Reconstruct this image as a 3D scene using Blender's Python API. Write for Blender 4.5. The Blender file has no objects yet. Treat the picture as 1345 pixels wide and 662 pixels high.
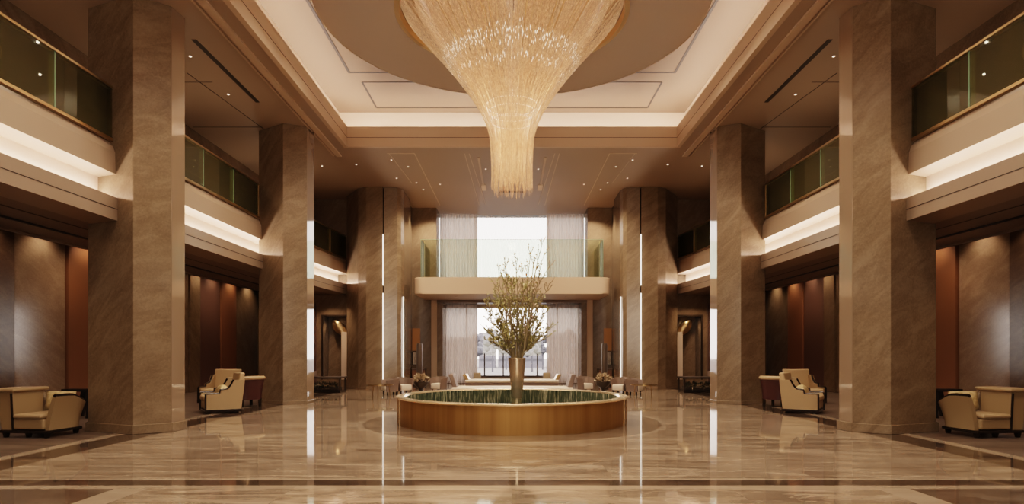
import bpy, bmesh, math, random
from mathutils import Vector, Matrix, noise
random.seed(7)
PI = math.pi
sc = bpy.context.scene
COL = sc.collection
E, H, F = 1.5, 462.0, 820.0        # eye height, horizon row, focal length in px of a 1345 px wide frame

# ---------------------------------------------------------------- materials
def mat(name, col=(.5, .5, .5), rough=.5, metal=0.0, spec=.5, emis=None, estr=0.0, coat=0.0):
    m = bpy.data.materials.new(name); m.use_nodes = True
    b = m.node_tree.nodes['Principled BSDF']
    b.inputs['Base Color'].default_value = (*col, 1)
    b.inputs['Roughness'].default_value = rough
    b.inputs['Metallic'].default_value = metal
    b.inputs['Specular IOR Level'].default_value = spec
    b.inputs['Coat Weight'].default_value = coat
    b.inputs['Coat Roughness'].default_value = .05
    if emis:
        b.inputs['Emission Color'].default_value = (*emis, 1)
        b.inputs['Emission Strength'].default_value = estr
    return m

class NT:
    def __init__(s, m):
        s.m = m; s.t = m.node_tree; s.n = s.t.nodes; s.l = s.t.links
        s.b = s.n['Principled BSDF']
    def new(s, typ, **kw):
        n = s.n.new(typ)
        for k, v in kw.items(): setattr(n, k, v)
        return n
    def link(s, a, b): s.l.new(a, b)
    def math(s, op, a, b=None, clamp=False):
        n = s.new('ShaderNodeMath', operation=op); n.use_clamp = clamp
        for i, v in enumerate((a, b)):
            if v is None: continue
            if isinstance(v, (int, float)): n.inputs[i].default_value = v
            else: s.link(v, n.inputs[i])
        return n.outputs[0]
    def mix(s, f, a, b):
        n = s.new('ShaderNodeMix', data_type='RGBA')
        for i, v in ((0, f), (6, a), (7, b)):
            if isinstance(v, (int, float)): n.inputs[i].default_value = v
            elif isinstance(v, tuple): n.inputs[i].default_value = (*v, 1)
            else: s.link(v, n.inputs[i])
        return n.outputs[2]
    def pos(s): return s.new('ShaderNodeNewGeometry').outputs['Position']
    def mapping(s, vec, scale=(1, 1, 1), rot=(0, 0, 0)):
        n = s.new('ShaderNodeMapping'); s.link(vec, n.inputs[0])
        n.inputs['Scale'].default_value = scale; n.inputs['Rotation'].default_value = rot
        return n.outputs[0]
    def noise(s, vec, scale, detail=6, rough=.6, dist=0.0):
        n = s.new('ShaderNodeTexNoise'); s.link(vec, n.inputs['Vector'])
        n.inputs['Scale'].default_value = scale; n.inputs['Detail'].default_value = detail
        n.inputs['Roughness'].default_value = rough; n.inputs['Distortion'].default_value = dist
        return n.outputs['Fac']
    def ramp(s, fac, stops):
        n = s.new('ShaderNodeValToRGB'); s.link(fac, n.inputs[0])
        r = n.color_ramp
        while len(r.elements) < len(stops): r.elements.new(.5)
        for e, (p, c) in zip(r.elements, stops):
            e.position = p; e.color = (*c, 1) if len(c) == 3 else c
        return n.outputs[0]

def stone(name, dark, mid, light, rough=.22, ang=.6, scale=1.0, bump=0.0):
    m = mat(name, mid, rough); t = NT(m); p = t.pos()
    q = t.mapping(p, (1, 1, 1), (ang, ang, .3))
    q = t.mapping(q, (.6*scale, .6*scale, 2.0*scale))
    f1 = t.noise(q, 2.0, 8, .62, .9)
    q2 = t.mapping(p, (1, 1, 1), (-ang*.8, ang, 1.1))
    q2 = t.mapping(q2, (.35*scale, .35*scale, 9*scale))
    f2 = t.noise(q2, 3.0, 5, .7, .4)
    f3 = t.noise(p, 24*scale, 6, .7)
    c = t.ramp(f1, [(.3, dark), (.5, mid), (.72, light)])
    v = t.ramp(f2, [(.55, (0, 0, 0)), (.70, (1, 1, 1))])
    c = t.mix(t.math('MULTIPLY', v, .28), c, light)
    f1b = t.noise(q, 1.2, 3, .5, 2.2)
    vein = t.ramp(t.math('ABSOLUTE', t.math('SUBTRACT', f1b, .5)), [(0, (1, 1, 1)), (.012, (0, 0, 0))])
    c = t.mix(t.math('MULTIPLY', vein, .35), c, light)
    g = t.ramp(f3, [(.3, (.78, .78, .78)), (.7, (1.12, 1.12, 1.12))])
    n = t.new('ShaderNodeMix', data_type='RGBA', blend_type='MULTIPLY'); n.inputs[0].default_value = .8
    t.link(c, n.inputs[6]); t.link(g, n.inputs[7])
    t.link(n.outputs[2], t.b.inputs['Base Color'])
    return m

def glassy(name, tint, gloss=.12, grough=.02, body=None):
    """sheet glass: tinted see-through plus a mirror film, cheap to trace"""
    m = bpy.data.materials.new(name); m.use_nodes = True; nt = m.node_tree; nt.nodes.clear()
    out = nt.nodes.new('ShaderNodeOutputMaterial'); tr = nt.nodes.new('ShaderNodeBsdfTransparent')
    gl = nt.nodes.new('ShaderNodeBsdfGlossy'); fr = nt.nodes.new('ShaderNodeFresnel'); mx = nt.nodes.new('ShaderNodeMixShader')
    ad = nt.nodes.new('ShaderNodeMath'); ad.operation = 'ADD'; ad.inputs[1].default_value = gloss; ad.use_clamp = True
    tr.inputs[0].default_value = (*tint, 1); gl.inputs['Roughness'].default_value = grough
    gl.inputs[0].default_value = (.9, .95, .85, 1)
    fr.inputs[0].default_value = 1.45
    nt.links.new(fr.outputs[0], ad.inputs[0]); nt.links.new(ad.outputs[0], mx.inputs[0])
    if body:
        df = nt.nodes.new('ShaderNodeBsdfDiffuse'); df.inputs[0].default_value = (*body, 1); m2 = nt.nodes.new('ShaderNodeMixShader')
        m2.inputs[0].default_value = .30; nt.links.new(tr.outputs[0], m2.inputs[1]); nt.links.new(df.outputs[0], m2.inputs[2]); tr = m2
    nt.links.new(tr.outputs[0], mx.inputs[1]); nt.links.new(gl.outputs[0], mx.inputs[2]); nt.links.new(mx.outputs[0], out.inputs[0])
    return m

def emit(name, col, strength):
    m = bpy.data.materials.new(name); m.use_nodes = True; nt = m.node_tree; nt.nodes.clear()
    o = nt.nodes.new('ShaderNodeOutputMaterial'); e = nt.nodes.new('ShaderNodeEmission')
    e.inputs[0].default_value = (*col, 1); e.inputs[1].default_value = strength
    nt.links.new(e.outputs[0], o.inputs[0]); return m

WARM = (1.0, .74, .53)
M = {}
M['column'] = stone('brown_travertine', (.142, .100, .063), (.178, .127, .081), (.228, .167, .110), .17)
M['facet'] = mat('polished_stone_facet', (.22, .155, .105), .035, 0, 1.0, coat=1.0)
M['stone'] = stone('wall_travertine', (.144, .102, .065), (.180, .128, .083), (.230, .170, .114), .24, .75)
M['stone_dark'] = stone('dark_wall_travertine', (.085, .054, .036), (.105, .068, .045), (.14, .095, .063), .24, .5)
M['stone_pale'] = stone('polished_pale_stone', (.20, .14, .098), (.235, .168, .118), (.29, .215, .155), .14, .5)
M['ceiling'] = mat('taupe_plaster', (.30, .218, .155), .5)
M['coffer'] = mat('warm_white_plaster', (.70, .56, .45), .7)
M['coffer_top'] = mat('dimmed_coffer_plaster', (.17, .118, .080), .7)  # recess plaster darkened: fall-off away from the cove lights put into the colour
M['rim'] = mat('beige_plaster', (.50, .37, .265), .6)
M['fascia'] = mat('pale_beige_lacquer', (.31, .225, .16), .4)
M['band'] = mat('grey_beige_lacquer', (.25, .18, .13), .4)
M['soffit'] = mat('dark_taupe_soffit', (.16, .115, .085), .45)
M['disc'] = mat('taupe_disc', (.30, .225, .165), .6)
M['groove'] = mat('dark_groove', (.02, .014, .01), .6)
M['wood'] = mat('brown_veneer', (.19, .085, .042), .5)
M['wood_dark'] = mat('plum_brown_veneer', (.105, .058, .045), .5)
M['gold'] = mat('satin_gold_metal', (.62, .44, .24), .32, 1.0)
M['vase'] = mat('bronze_vase_glass', (.55, .42, .29), .2, .75)
M['gold_dark'] = mat('aged_bronze_metal', (.42, .27, .13), .3, 1.0)
M['brass_polish'] = mat('polished_pale_brass', (.95, .78, .55), .26, 1.0)
M['metal_dark'] = mat('dark_bronze', (.05, .035, .025), .35, .6)
M['glass'] = glassy('green_tinted_glass', (.68, .68, .46), .03, body=(.13, .115, .055))
M['glass_clear'] = glassy('clear_edge_glass', (.86, .93, .86), .03)
M['glass_edge'] = mat('green_glass_edge', (.22, .36, .24), .1, 0, .8)
M['pane'] = glassy('window_pane', (.97, .98, .99), .0)
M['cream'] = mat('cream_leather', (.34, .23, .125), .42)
M['cream_dim'] = mat('shaded_cream_leather', (.27, .185, .10), .45)  # cream leather darkened: lounge shade put into the near chair's shell and seat
M['cream_dim_seat'] = mat('shaded_cream_seat_leather', (.33, .23, .13), .45)
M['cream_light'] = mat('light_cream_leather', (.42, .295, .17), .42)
M['black'] = mat('black_lacquer', (.012, .008, .006), .22)
M['maroon'] = mat('dark_maroon_leather', (.045, .014, .014), .3)
M['taupe'] = mat('taupe_velvet', (.16, .11, .085), .6)
M['totem'] = mat('dark_totem_ceramic', (.06, .042, .03), .4)
M['amber'] = mat('amber_lacquer', (.42, .20, .065), .35)
M['ivory'] = mat('ivory_upholstery', (.62, .54, .45), .6)
M['led'] = emit('warm_led', (1.0, .80, .68), 40)
M['led_cove'] = emit('balcony_led', (1.0, .80, .68), 40)
M['led_soft'] = emit('soft_led_strip', (1.0, .84, .68), 3.2)
M['window_streak'] = emit('window_streak_glow', (1.0, .86, .72), 2.6)  # window reflections on the far columns put in as glow
M['lamp'] = emit('downlight_lens', (1.0, .86, .7), 3)
M['leaf_dark'] = mat('dark_foliage', (.035, .04, .022), .5)
M['leaf_dry'] = mat('dried_grass', (.36, .27, .17), .7)
M['pot'] = mat('dark_pot', (.04, .03, .022), .3)
M['bark'] = mat('branch_bark', (.23, .175, .09), .7)
M['leaf'] = mat('olive_leaf', (.36, .32, .13), .6)
M['bud'] = mat('pale_bud', (.50, .36, .24), .6)
M['paper'] = mat('paper', (.5, .45, .37), .8)

def m_gold_cushion():
    m = mat('gold_brocade', (.5, .38, .2), .5); t = NT(m)
    f = t.noise(t.pos(), 14, 4, .6)
    t.link(t.ramp(f, [(.35, (.38, .27, .12)), (.65, (.62, .48, .27))]), t.b.inputs['Base Color']); return m
M['gold_cushion'] = m_gold_cushion()

def m_floor():
    m = mat('polished_marble_floor', (.2, .14, .1), .05, 0, .38); t = NT(m); p = t.pos()
    sp = t.new('ShaderNodeSeparateXYZ'); t.link(p, sp.inputs[0]); x, y = sp.outputs[0], sp.outputs[1]
    ax = t.math('ABSOLUTE', x)
    # slabs, each with its own tone and vein direction
    br = t.new('ShaderNodeTexBrick'); br.offset = .5
    t.link(t.mapping(p, (1, 1, 1)), br.inputs['Vector'])
    br.inputs['Scale'].default_value = 1; br.inputs['Brick Width'].default_value = 2.4; br.inputs['Row Height'].default_value = 1.2
    br.inputs['Mortar Size'].default_value = .004
    br.inputs['Color1'].default_value = (0, 0, 0, 1); br.inputs['Color2'].default_value = (1, 1, 1, 1); br.inputs['Mortar'].default_value = (.2, .2, .2, 1)
    tone = t.new('ShaderNodeSeparateColor'); t.link(br.outputs[0], tone.inputs[0]); tone = tone.outputs[0]
    off = t.new('ShaderNodeCombineXYZ'); t.link(t.math('MULTIPLY', tone, 9), off.inputs[2]); t.link(t.math('MULTIPLY', tone, 4), off.inputs[1])
    va = t.new('ShaderNodeVectorMath', operation='ADD'); t.link(p, va.inputs[0]); t.link(off.outputs[0], va.inputs[1])
    q = t.mapping(va.outputs[0], (.35, 1.5, 1), (0, 0, .25))
    f = t.noise(q, 1.6, 8, .62, 1.6)
    c = t.ramp(f, [(.30, (.10, .068, .046)), (.5, (.225, .163, .115)), (.68, (.38, .285, .208))])
    fv = t.noise(q, .9, 4, .5, 2.4)
    vein = t.ramp(t.math('ABSOLUTE', t.math('SUBTRACT', fv, .5)), [(0, (1, 1, 1)), (.010, (0, 0, 0))])
    c = t.mix(t.math('MULTIPLY', vein, .55), c, (.44, .34, .25))
    k = t.math('ADD', t.math('MULTIPLY', tone, .22), .86)
    vm = t.new('ShaderNodeVectorMath', operation='SCALE'); t.link(c, vm.inputs[0]); t.link(k, vm.inputs['Scale']); c = vm.outputs[0]
    def band(v, a, b): return t.math('MULTIPLY', t.math('GREATER_THAN', v, a), t.math('LESS_THAN', v, b))
    near = t.math('LESS_THAN', y, 6.83)
    # darker inlays: outer foreground field, cross band, long side bands
    darkc = t.ramp(f, [(.3, (.035, .023, .016)), (.7, (.075, .052, .037))])
    lightc = t.ramp(f, [(.3, (.27, .20, .145)), (.7, (.34, .26, .19))])
    c = t.mix(t.math('MULTIPLY', t.math('MULTIPLY', near, t.math('GREATER_THAN', ax, 4.35)), .75), c, darkc)
    c = t.mix(t.math('MULTIPLY', near, band(ax, 4.0, 4.35)), c, lightc)
    inner = t.math('LESS_THAN', ax, 6.47)
    c = t.mix(t.math('MULTIPLY', band(y, 6.83, 7.40), .8), c, lightc)
    c = t.mix(band(y, 7.0, 7.3), c, darkc)
    c = t.mix(t.math('MULTIPLY', t.math('GREATER_THAN', y, 7.4), band(ax, 6.47, 7.05)), c, darkc)
    c = t.mix(t.math('MULTIPLY', t.math('GREATER_THAN', y, 7.4), band(ax, 7.05, 7.28)), c, lightc)
    # cross bands further back and a ring round the fountain
    c = t.mix(t.math('MULTIPLY', t.math('MULTIPLY', band(y, 19.2, 19.7), inner), .7), c, darkc)
    dx = t.math('MULTIPLY', x, x); dy = t.math('SUBTRACT', y, 13.53); dy = t.math('MULTIPLY', dy, dy)
    rr = t.math('SQRT', t.math('ADD', dx, dy))
    c = t.mix(t.math('MULTIPLY', band(rr, 2.0, 3.15), .55), c, darkc)
    c = t.mix(t.math('MULTIPLY', band(rr, 3.15, 3.3), .6), c, lightc)
    t.link(c, t.b.inputs['Base Color'])
    t.link(t.ramp(t.noise(p, 2.2, 4), [(.3, (.035,)*3), (.8, (.085,)*3)]), t.b.inputs['Roughness'])
    t.b.inputs['Coat Weight'].default_value = .15; t.b.inputs['Coat Roughness'].default_value = .02
    return m
M['floor'] = m_floor()
def m_carpet():
    m = mat('lounge_carpet', (.06, .043, .032), .6); t = NT(m)
    q = t.mapping(t.pos(), (.5, 3, 1), (0, 0, .15)); f = t.noise(q, 1.5, 6, .6, 1)
    t.link(t.ramp(f, [(.35, (.045, .031, .023)), (.5, (.085, .06, .045)), (.68, (.15, .112, .085))]), t.b.inputs['Base Color'])
    t.b.inputs['Roughness'].default_value = .35
    return m
M['carpet'] = m_carpet()

def m_drum():
    m = mat('brushed_gold_drum', (.62, .36, .12), .3, 1.0); t = NT(m)
    q = t.mapping(t.pos(), (2.2, 2.2, .05)); f = t.noise(q, 2.2, 5, .6)
    t.link(t.ramp(f, [(.3, (.27, .145, .05)), (.7, (.40, .23, .085))]), t.b.inputs['Base Color'])
    t.b.inputs['Roughness'].default_value = .56; t.b.inputs['Metallic'].default_value = .85
    return m
M['drum'] = m_drum()
def m_flute():
    m = mat('green_glass_mosaic', (.05, .08, .05), .1, 0, .8); t = NT(m)
    q = t.mapping(t.pos(), (14, 14, 1.5)); f = t.noise(q, 1.6, 5, .7)
    t.link(t.ramp(f, [(.35, (.03, .04, .028)), (.52, (.09, .10, .06)), (.63, (.36, .33, .22)), (.74, (.75, .68, .52))]), t.b.inputs['Base Color'])
    return m
M['flute'] = m_flute()
def m_water():
    m = mat('dark_green_water', (.012, .03, .02), .03, 0, .6); t = NT(m)
    b = t.new('ShaderNodeBump'); b.inputs['Strength'].default_value = .08
    t.link(t.noise(t.pos(), 7, 3), b.inputs['Height']); t.link(b.outputs[0], t.b.inputs['Normal']); return m
M['water'] = m_water()
def m_curtain(name, a, b, sheer=0.0):
    m = bpy.data.materials.new(name); m.use_nodes = True; nt = m.node_tree
    t = NT(m); p = t.pos()
    f = t.noise(t.mapping(p, (9, 9, .06)), 2.5, 4, .6)
    c = t.ramp(f, [(.3, a), (.7, b)])
    df = t.new('ShaderNodeBsdfDiffuse'); tl = t.new('ShaderNodeBsdfTranslucent'); tr = t.new('ShaderNodeBsdfTransparent')
    t.link(c, df.inputs[0]); t.link(c, tl.inputs[0])
    mx = t.new('ShaderNodeMixShader'); mx.inputs[0].default_value = .5; t.link(df.outputs[0], mx.inputs[1]); t.link(tl.outputs[0], mx.inputs[2])
    mx2 = t.new('ShaderNodeMixShader'); mx2.inputs[0].default_value = sheer
    t.link(mx.outputs[0], mx2.inputs[1]); t.link(tr.outputs[0], mx2.inputs[2])
    t.link(mx2.outputs[0], t.n['Material Output'].inputs[0]); return m
M['curtain'] = m_curtain('pink_beige_drape', (.56, .46, .40), (.76, .65, .58), .03)
M['sheer'] = m_curtain('white_sheer', (.80, .78, .77), (.9, .9, .9), .55)

def m_crystal():
    m = mat('amber_crystal_strands', (.80, .55, .30), .18, 0, .8); t = NT(m); p = t.pos()
    f = t.noise(t.mapping(p, (16, 16, 7)), 1.5, 5, .75)
    e = t.ramp(f, [(.36, (.10,)*3), (.52, (.30,)*3), (.66, (.62,)*3), (.76, (3.0,)*3)])
    t.link(t.ramp(f, [(.3, (.36, .21, .11)), (.6, (.66, .42, .24)), (.8, (.95, .78, .6))]), t.b.inputs['Base Color'])
    t.b.inputs['Emission Color'].default_value = (1.0, .60, .34, 1)
    t.link(t.math('MULTIPLY', e, .42), t.b.inputs['Emission Strength'])  # lit look and sparkle of the crystal put in as emission
    t.b.inputs['Alpha'].default_value = .85
    return m
M['crystal'] = m_crystal()
M['glow_ring'] = emit('chandelier_glow', (1.0, .82, .62), 1.6)
M['tree'] = mat('hazy_tree', (.075, .078, .095), .9)
M['tower'] = mat('hazy_building', (.13, .13, .155), .9)
M['ground'] = mat('hazy_ground', (.12, .12, .125), .9)

# ---------------------------------------------------------------- mesh helper
class MB:
    def __init__(s): s.bm = bmesh.new()
    def box(s, x0, x1, y0, y1, z0, z1, bev=0.0, seg=2):
        x0, x1 = sorted((x0, x1)); y0, y1 = sorted((y0, y1)); z0, z1 = sorted((z0, z1))
        v = [s.bm.verts.new(c) for c in ((x0,y0,z0),(x1,y0,z0),(x1,y1,z0),(x0,y1,z0),(x0,y0,z1),(x1,y0,z1),(x1,y1,z1),(x0,y1,z1))]
        fs = [s.bm.faces.new([v[i] for i in f]) for f in ((0,3,2,1),(4,5,6,7),(0,1,5,4),(1,2,6,5),(2,3,7,6),(3,0,4,7))]
        if bev > 0:
            es = {e for f in fs for e in f.edges}
            bmesh.ops.bevel(s.bm, geom=list(es), offset=bev, segments=seg, affect='EDGES', profile=.5)
        return s
    def prism(s, poly, z0, z1, bev=0.0, top=None):
        """poly: plan outline; top: optional outline at z1 with the same count"""
        top = top or poly
        a = [s.bm.verts.new((x, y, z0)) for x, y in poly]; b = [s.bm.verts.new((x, y, z1)) for x, y in top]
        n = len(a); fs = [s.bm.faces.new(a[::-1]), s.bm.faces.new(b)]
        for i in range(n): fs.append(s.bm.faces.new((a[i], a[(i+1) % n], b[(i+1) % n], b[i])))
        if bev > 0:
            bmesh.ops.bevel(s.bm, geom=list({e for f in fs for e in f.edges}), offset=bev, segments=2, affect='EDGES', profile=.5)
        return s
    def sweep(s, path, prof, closed=False):
        """path: plan points (x,y); prof: (offset to the right of travel, z) closed outline"""
        n = len(path); rings = []
        for i, (x, y) in enumerate(path):
            p0 = Vector(path[i-1] if (i or closed) else path[0]); p1 = Vector(path[(i+1) % n] if (i < n-1 or closed) else path[-1]); c = Vector((x, y))
            d0 = (c-p0).normalized() if (c-p0).length > 1e-6 else (p1-c).normalized()
            d1 = (p1-c).normalized() if (p1-c).length > 1e-6 else d0
            n0 = Vector((d0.y, -d0.x)); n1 = Vector((d1.y, -d1.x)); nn = (n0+n1).normalized(); k = 1/max(.3, nn.dot(n0))
            rings.append([s.bm.verts.new((x+nn.x*o*k, y+nn.y*o*k, z)) for o, z in prof])
        m = len(prof)
        for i in range(n if closed else n-1):
            a, b = rings[i], rings[(i+1) % n]
            for j in range(m): s.bm.faces.new((a[j], a[(j+1) % m], b[(j+1) % m], b[j]))
        if not closed: s.bm.faces.new(rings[0][::-1]); s.bm.faces.new(rings[-1])
        return s
    def tube(s, pts, r, n=8, cap=True):
        pts = [Vector(p) for p in pts]; rs = r if isinstance(r, (list, tuple)) else [r]*len(pts); rings = []
        up = Vector((0, 0, 1))
        for i, p in enumerate(pts):
            d = (pts[min(i+1, len(pts)-1)] - pts[max(i-1, 0)]).normalized()
            a = d.cross(up if abs(d.z) < .95 else Vector((1, 0, 0))).normalized(); b = d.cross(a)
            rings.append([s.bm.verts.new(p + (a*math.cos(2*PI*k/n) + b*math.sin(2*PI*k/n))*rs[i]) for k in range(n)])
        for a, b in zip(rings, rings[1:]):
            for k in range(n): s.bm.faces.new((a[k], a[(k+1) % n], b[(k+1) % n], b[k]))
        if cap: s.bm.faces.new(rings[0]); s.bm.faces.new(rings[-1][::-1])
        return s
    def lathe(s, prof, c=(0, 0), n=48, a0=0, a1=2*PI, close=False):
        full = abs(a1-a0-2*PI) < 1e-6; m = n if full else n+1; rings = []
        for r, z in prof: rings.append([s.bm.verts.new((c[0]+r*math.cos(a0+(a1-a0)*k/n), c[1]+r*math.sin(a0+(a1-a0)*k/n), z)) for k in range(m)])
        pairs = list(zip(rings, rings[1:])) + ([(rings[-1], rings[0])] if close else [])
        for a, b in pairs:
            for k in range(n): s.bm.faces.new((a[k], a[(k+1) % m], b[(k+1) % m], b[k]))
        return s
    def ball(s, c, r, sq=(1, 1, 1), sub=2):
        mt = Matrix.Translation(c) @ Matrix.Diagonal((r*sq[0], r*sq[1], r*sq[2], 1))
        bmesh.ops.create_icosphere(s.bm, subdivisions=sub, radius=1, matrix=mt); return s
    def quad(s, a, b, c, d):
        s.bm.faces.new([s.bm.verts.new(p) for p in (a, b, c, d)]); return s
    def build(s, name, m, parent=None, origin=None, smooth=False, kind=None):
        loc = Vector((0, 0, 0))
        if parent is not None: off = world(parent)
        else:
            off = Vector(origin) if origin is not None else Vector((0, 0, 0)); loc = off.copy()
        bmesh.ops.translate(s.bm, verts=s.bm.verts, vec=-off)
        bmesh.ops.recalc_face_normals(s.bm, faces=s.bm.faces)
        me = bpy.data.meshes.new(name); s.bm.to_mesh(me); s.bm.free()
        me.materials.append(m)
        if smooth: me.shade_auto_smooth(angle=.7) if hasattr(me, 'shade_auto_smooth') else None
        if smooth:
            for p in me.polygons: p.use_smooth = True
            try: me.set_sharp_from_angle(angle=.75)
            except Exception: pass
        o = bpy.data.objects.new(name, me); COL.objects.link(o); o.location = loc
        if parent is not None: o.parent = parent
        if kind: o['kind'] = kind
        return o
def world(o):
    v = Vector((0, 0, 0))
    while o is not None: v += o.location; o = o.parent
    return v
def thing(name, loc, label, cat, group=None, kind='thing'):
    o = bpy.data.objects.new(name, None); COL.objects.link(o); o.location = loc; o.empty_display_size = .2
    return tag(o, label, cat, group, kind)
def tag(o, label, cat, group=None, kind='thing'):
    o['label'] = label; o['category'] = cat; o['kind'] = kind
    if group: o['group'] = group
    return o
def copy_tree(o, parent=None):
    c = o.copy(); COL.objects.link(c); c.parent = parent
    for ch in list(o.children): copy_tree(ch, c)
    return c
def struct(name, mb, m, parent=None):
    o = mb.build(name, m, parent)
    if parent is None: o['kind'] = 'structure'
    return o
SIDES = ((-1, 'left'), (1, 'right'))

# ---------------------------------------------------------------- camera
cam = bpy.data.cameras.new('camera'); co = bpy.data.objects.new('camera', cam); COL.objects.link(co)
co.location = (0, 0, E); co.rotation_euler = (PI/2, 0, 0)
cam.sensor_width = 36; cam.lens = 36*F/1345; cam.shift_y = (H-331)/1345; cam.clip_end = 500
sc.camera = co

# ---------------------------------------------------------------- setting
ZC = 7.98                     # main ceiling
YR = 28.1; wy = 30.0       # rear wall plane, window plane
YF = -4.0                     # wall behind the camera
struct('floor', MB().box(-7.28, 7.28, YF, 30.2, -.3, 0), M['floor'])
for s, nm in SIDES:
    struct('floor_lounge', MB().box(s*7.28, s*12.4, YF, 30.2, -.3, -.002), M['carpet'])
# ceiling slab round the coffer
CX, CY0, CY1 = 5.2, 5.6, 19.68
cl = MB(); T = .25
w = .12
cl.box(-12.4, -CX-w, YF, 30.2, ZC, ZC+T); cl.box(CX+w, 12.4, YF, 30.2, ZC, ZC+T)
cl.box(-CX-w, CX+w, YF, CY0-w, ZC, ZC+T); cl.box(-CX-w, CX+w, CY1+w, 30.2, ZC, ZC+T)
struct('ceiling', cl, M['ceiling'])
# coffer rim (vertical lip), upper cove walls and upper ceiling
ZR, ZU = 8.6, 9.6
rim = MB(); w = .12
rim.box(-CX-w, -CX, CY0-w, CY1+w, ZC-.02, ZR); rim.box(CX, CX+w, CY0-w, CY1+w, ZC-.02, ZR)
rim.box(-CX, CX, CY1, CY1+w, ZC-.02, ZR); rim.box(-CX, CX, CY0-w, CY0, ZC-.02, ZR)
rimo = struct('trim_1', rim, M['rim'])
g = MB(); zz = ZC+.27
for a in (-1, 1): g.box(a*CX-a*.004, a*CX, CY0, CY1, zz, zz+.012)
g.box(-CX, CX, CY1-.004, CY1, zz, zz+.012)
struct('groove', g, M['groove'], rimo)
UX, UY0, UY1 = 5.85, 4.9, 21.15
up = MB()
up.box(-UX-.1, -UX, UY0, UY1, ZC+T, ZU); up.box(UX, UX+.1, UY0, UY1, ZC+T, ZU)
up.box(-UX-.1, UX+.1, UY1, UY1+.1, ZC+T, ZU); up.box(-UX-.1, UX+.1, UY0-.1, UY0, ZC+T, ZU)
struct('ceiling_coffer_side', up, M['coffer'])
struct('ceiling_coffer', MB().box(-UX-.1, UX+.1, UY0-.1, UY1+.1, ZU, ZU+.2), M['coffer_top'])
# dark outline grooves of the coffer panels (thin sunk lines)
gp = MB()
def line_box(mb, x0, y0, x1, y1, wd, z0, z1):
    d = Vector((x1-x0, y1-y0)); n = Vector((-d.y, d.x)).normalized()*wd/2
    mb.prism([(x0-n.x, y0-n.y), (x1-n.x, y1-n.y), (x1+n.x, y1+n.y), (x0+n.x, y0+n.y)], z0, z1)
for s in (-1, 1):
    line_box(gp, s*4.72, 8.6, s*4.72, 18.1, .07, ZU-.012, ZU)
    line_box(gp, s*4.75, 18.1, s*.3, 18.1, .05, ZU-.012, ZU)
    line_box(gp, s*4.5, 18.75, s*4.5, 20.7, .05, ZU-.012, ZU)
gp.box(-4.5, 4.5, 18.73, 18.77, ZU-.012, ZU); gp.box(-4.5, 4.5, 20.68, 20.73, ZU-.012, ZU)
struct('trim_2', gp, M['groove'])
# light strips lying on the ledge behind the rim
t1 = thing('cove_light', (0, 12, ZR), 'continuous warm light hidden behind the rim of the big ceiling recess', 'light')
zl = ZC+T+.1
for (a, b, c, d) in ((-5.72, -5.60, CY0, CY1+.5), (5.60, 5.72, CY0, CY1+.5), (-5.4, 5.4, CY1+.75, CY1+.87), (-5.4, 5.4, CY0-.5, CY0-.38)):
    MB().box(a, b, c, d, zl, zl+.03).build('glow_strip', M['led'], t1)

# long raised moulding either side of the recess
for k, (s, nm) in enumerate(SIDES):
    tr = MB()
    tr.box(s*5.62, s*5.78, 3.0, 20.6, ZC-.05, ZC); tr.box(s*5.86, s*5.90, 3.0, 20.6, ZC-.03, ZC)
    o = struct('trim_%d' % (3+k), tr, M['rim'])

# rear wall with the tall opening; lower and upper openings
OX = 3.4
rw = MB()
for s in (-1, 1):
    rw.box(s*OX, s*5.6, YR, YR+1.9, 0, ZC)
struct('wall_rear', rw, M['stone'])
lint = MB().box(-OX, OX, YR, YR+1.3, 3.73, 4.5)
struct('wall_lintel', lint, M['stone'])
# reveals: pale pilaster and stone jamb
for k, (s, nm) in enumerate(SIDES):
    struct('trim_%d' % (5+k), MB().box(s*3.37, s*3.62, YR-.12, YR, 0, 3.82), M['rim'])
struct('trim_7', MB().box(-3.37, 3.37, YR-.1, YR+.02, 3.70, 3.82), M['soffit'])
for k, (s, nm) in enumerate(SIDES):
    struct('trim_%d' % (8+k), MB().box(s*3.12, s*3.4, YR, wy, 0, 3.73), M['stone'])
# window
wy = 30.0
wl = MB()
wl.box(-OX, OX, wy, wy+.15, 0, .32); wl.box(-OX, OX, wy, wy+.15, 3.6, 4.55); wl.box(-9.2, -OX, wy, wy+.2, 0, ZC); wl.box(9.2, OX, wy, wy+.2, 0, ZC)
struct('wall_window', wl, M['fascia'])
win = MB().box(-OX, OX, wy+.06, wy+.08, .32, 3.6)
wo = struct('window_1', win, M['pane'])
fr = MB()
for x in (-3.35, -2.18, -1.32, -.42, 1.22, 2.18, 3.35): fr.box(x-.03, x+.03, wy, wy+.12, .32, 1.42 if abs(x) < 2 else 3.6)
fr.box(-OX, OX, wy, wy+.12, .3, .36)
fr.build('window_frame', M['metal_dark'], wo)
wo2 = struct('window_2', MB().box(-OX, OX, wy+.06, wy+.08, 4.55, ZC), M['pane'])

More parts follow.
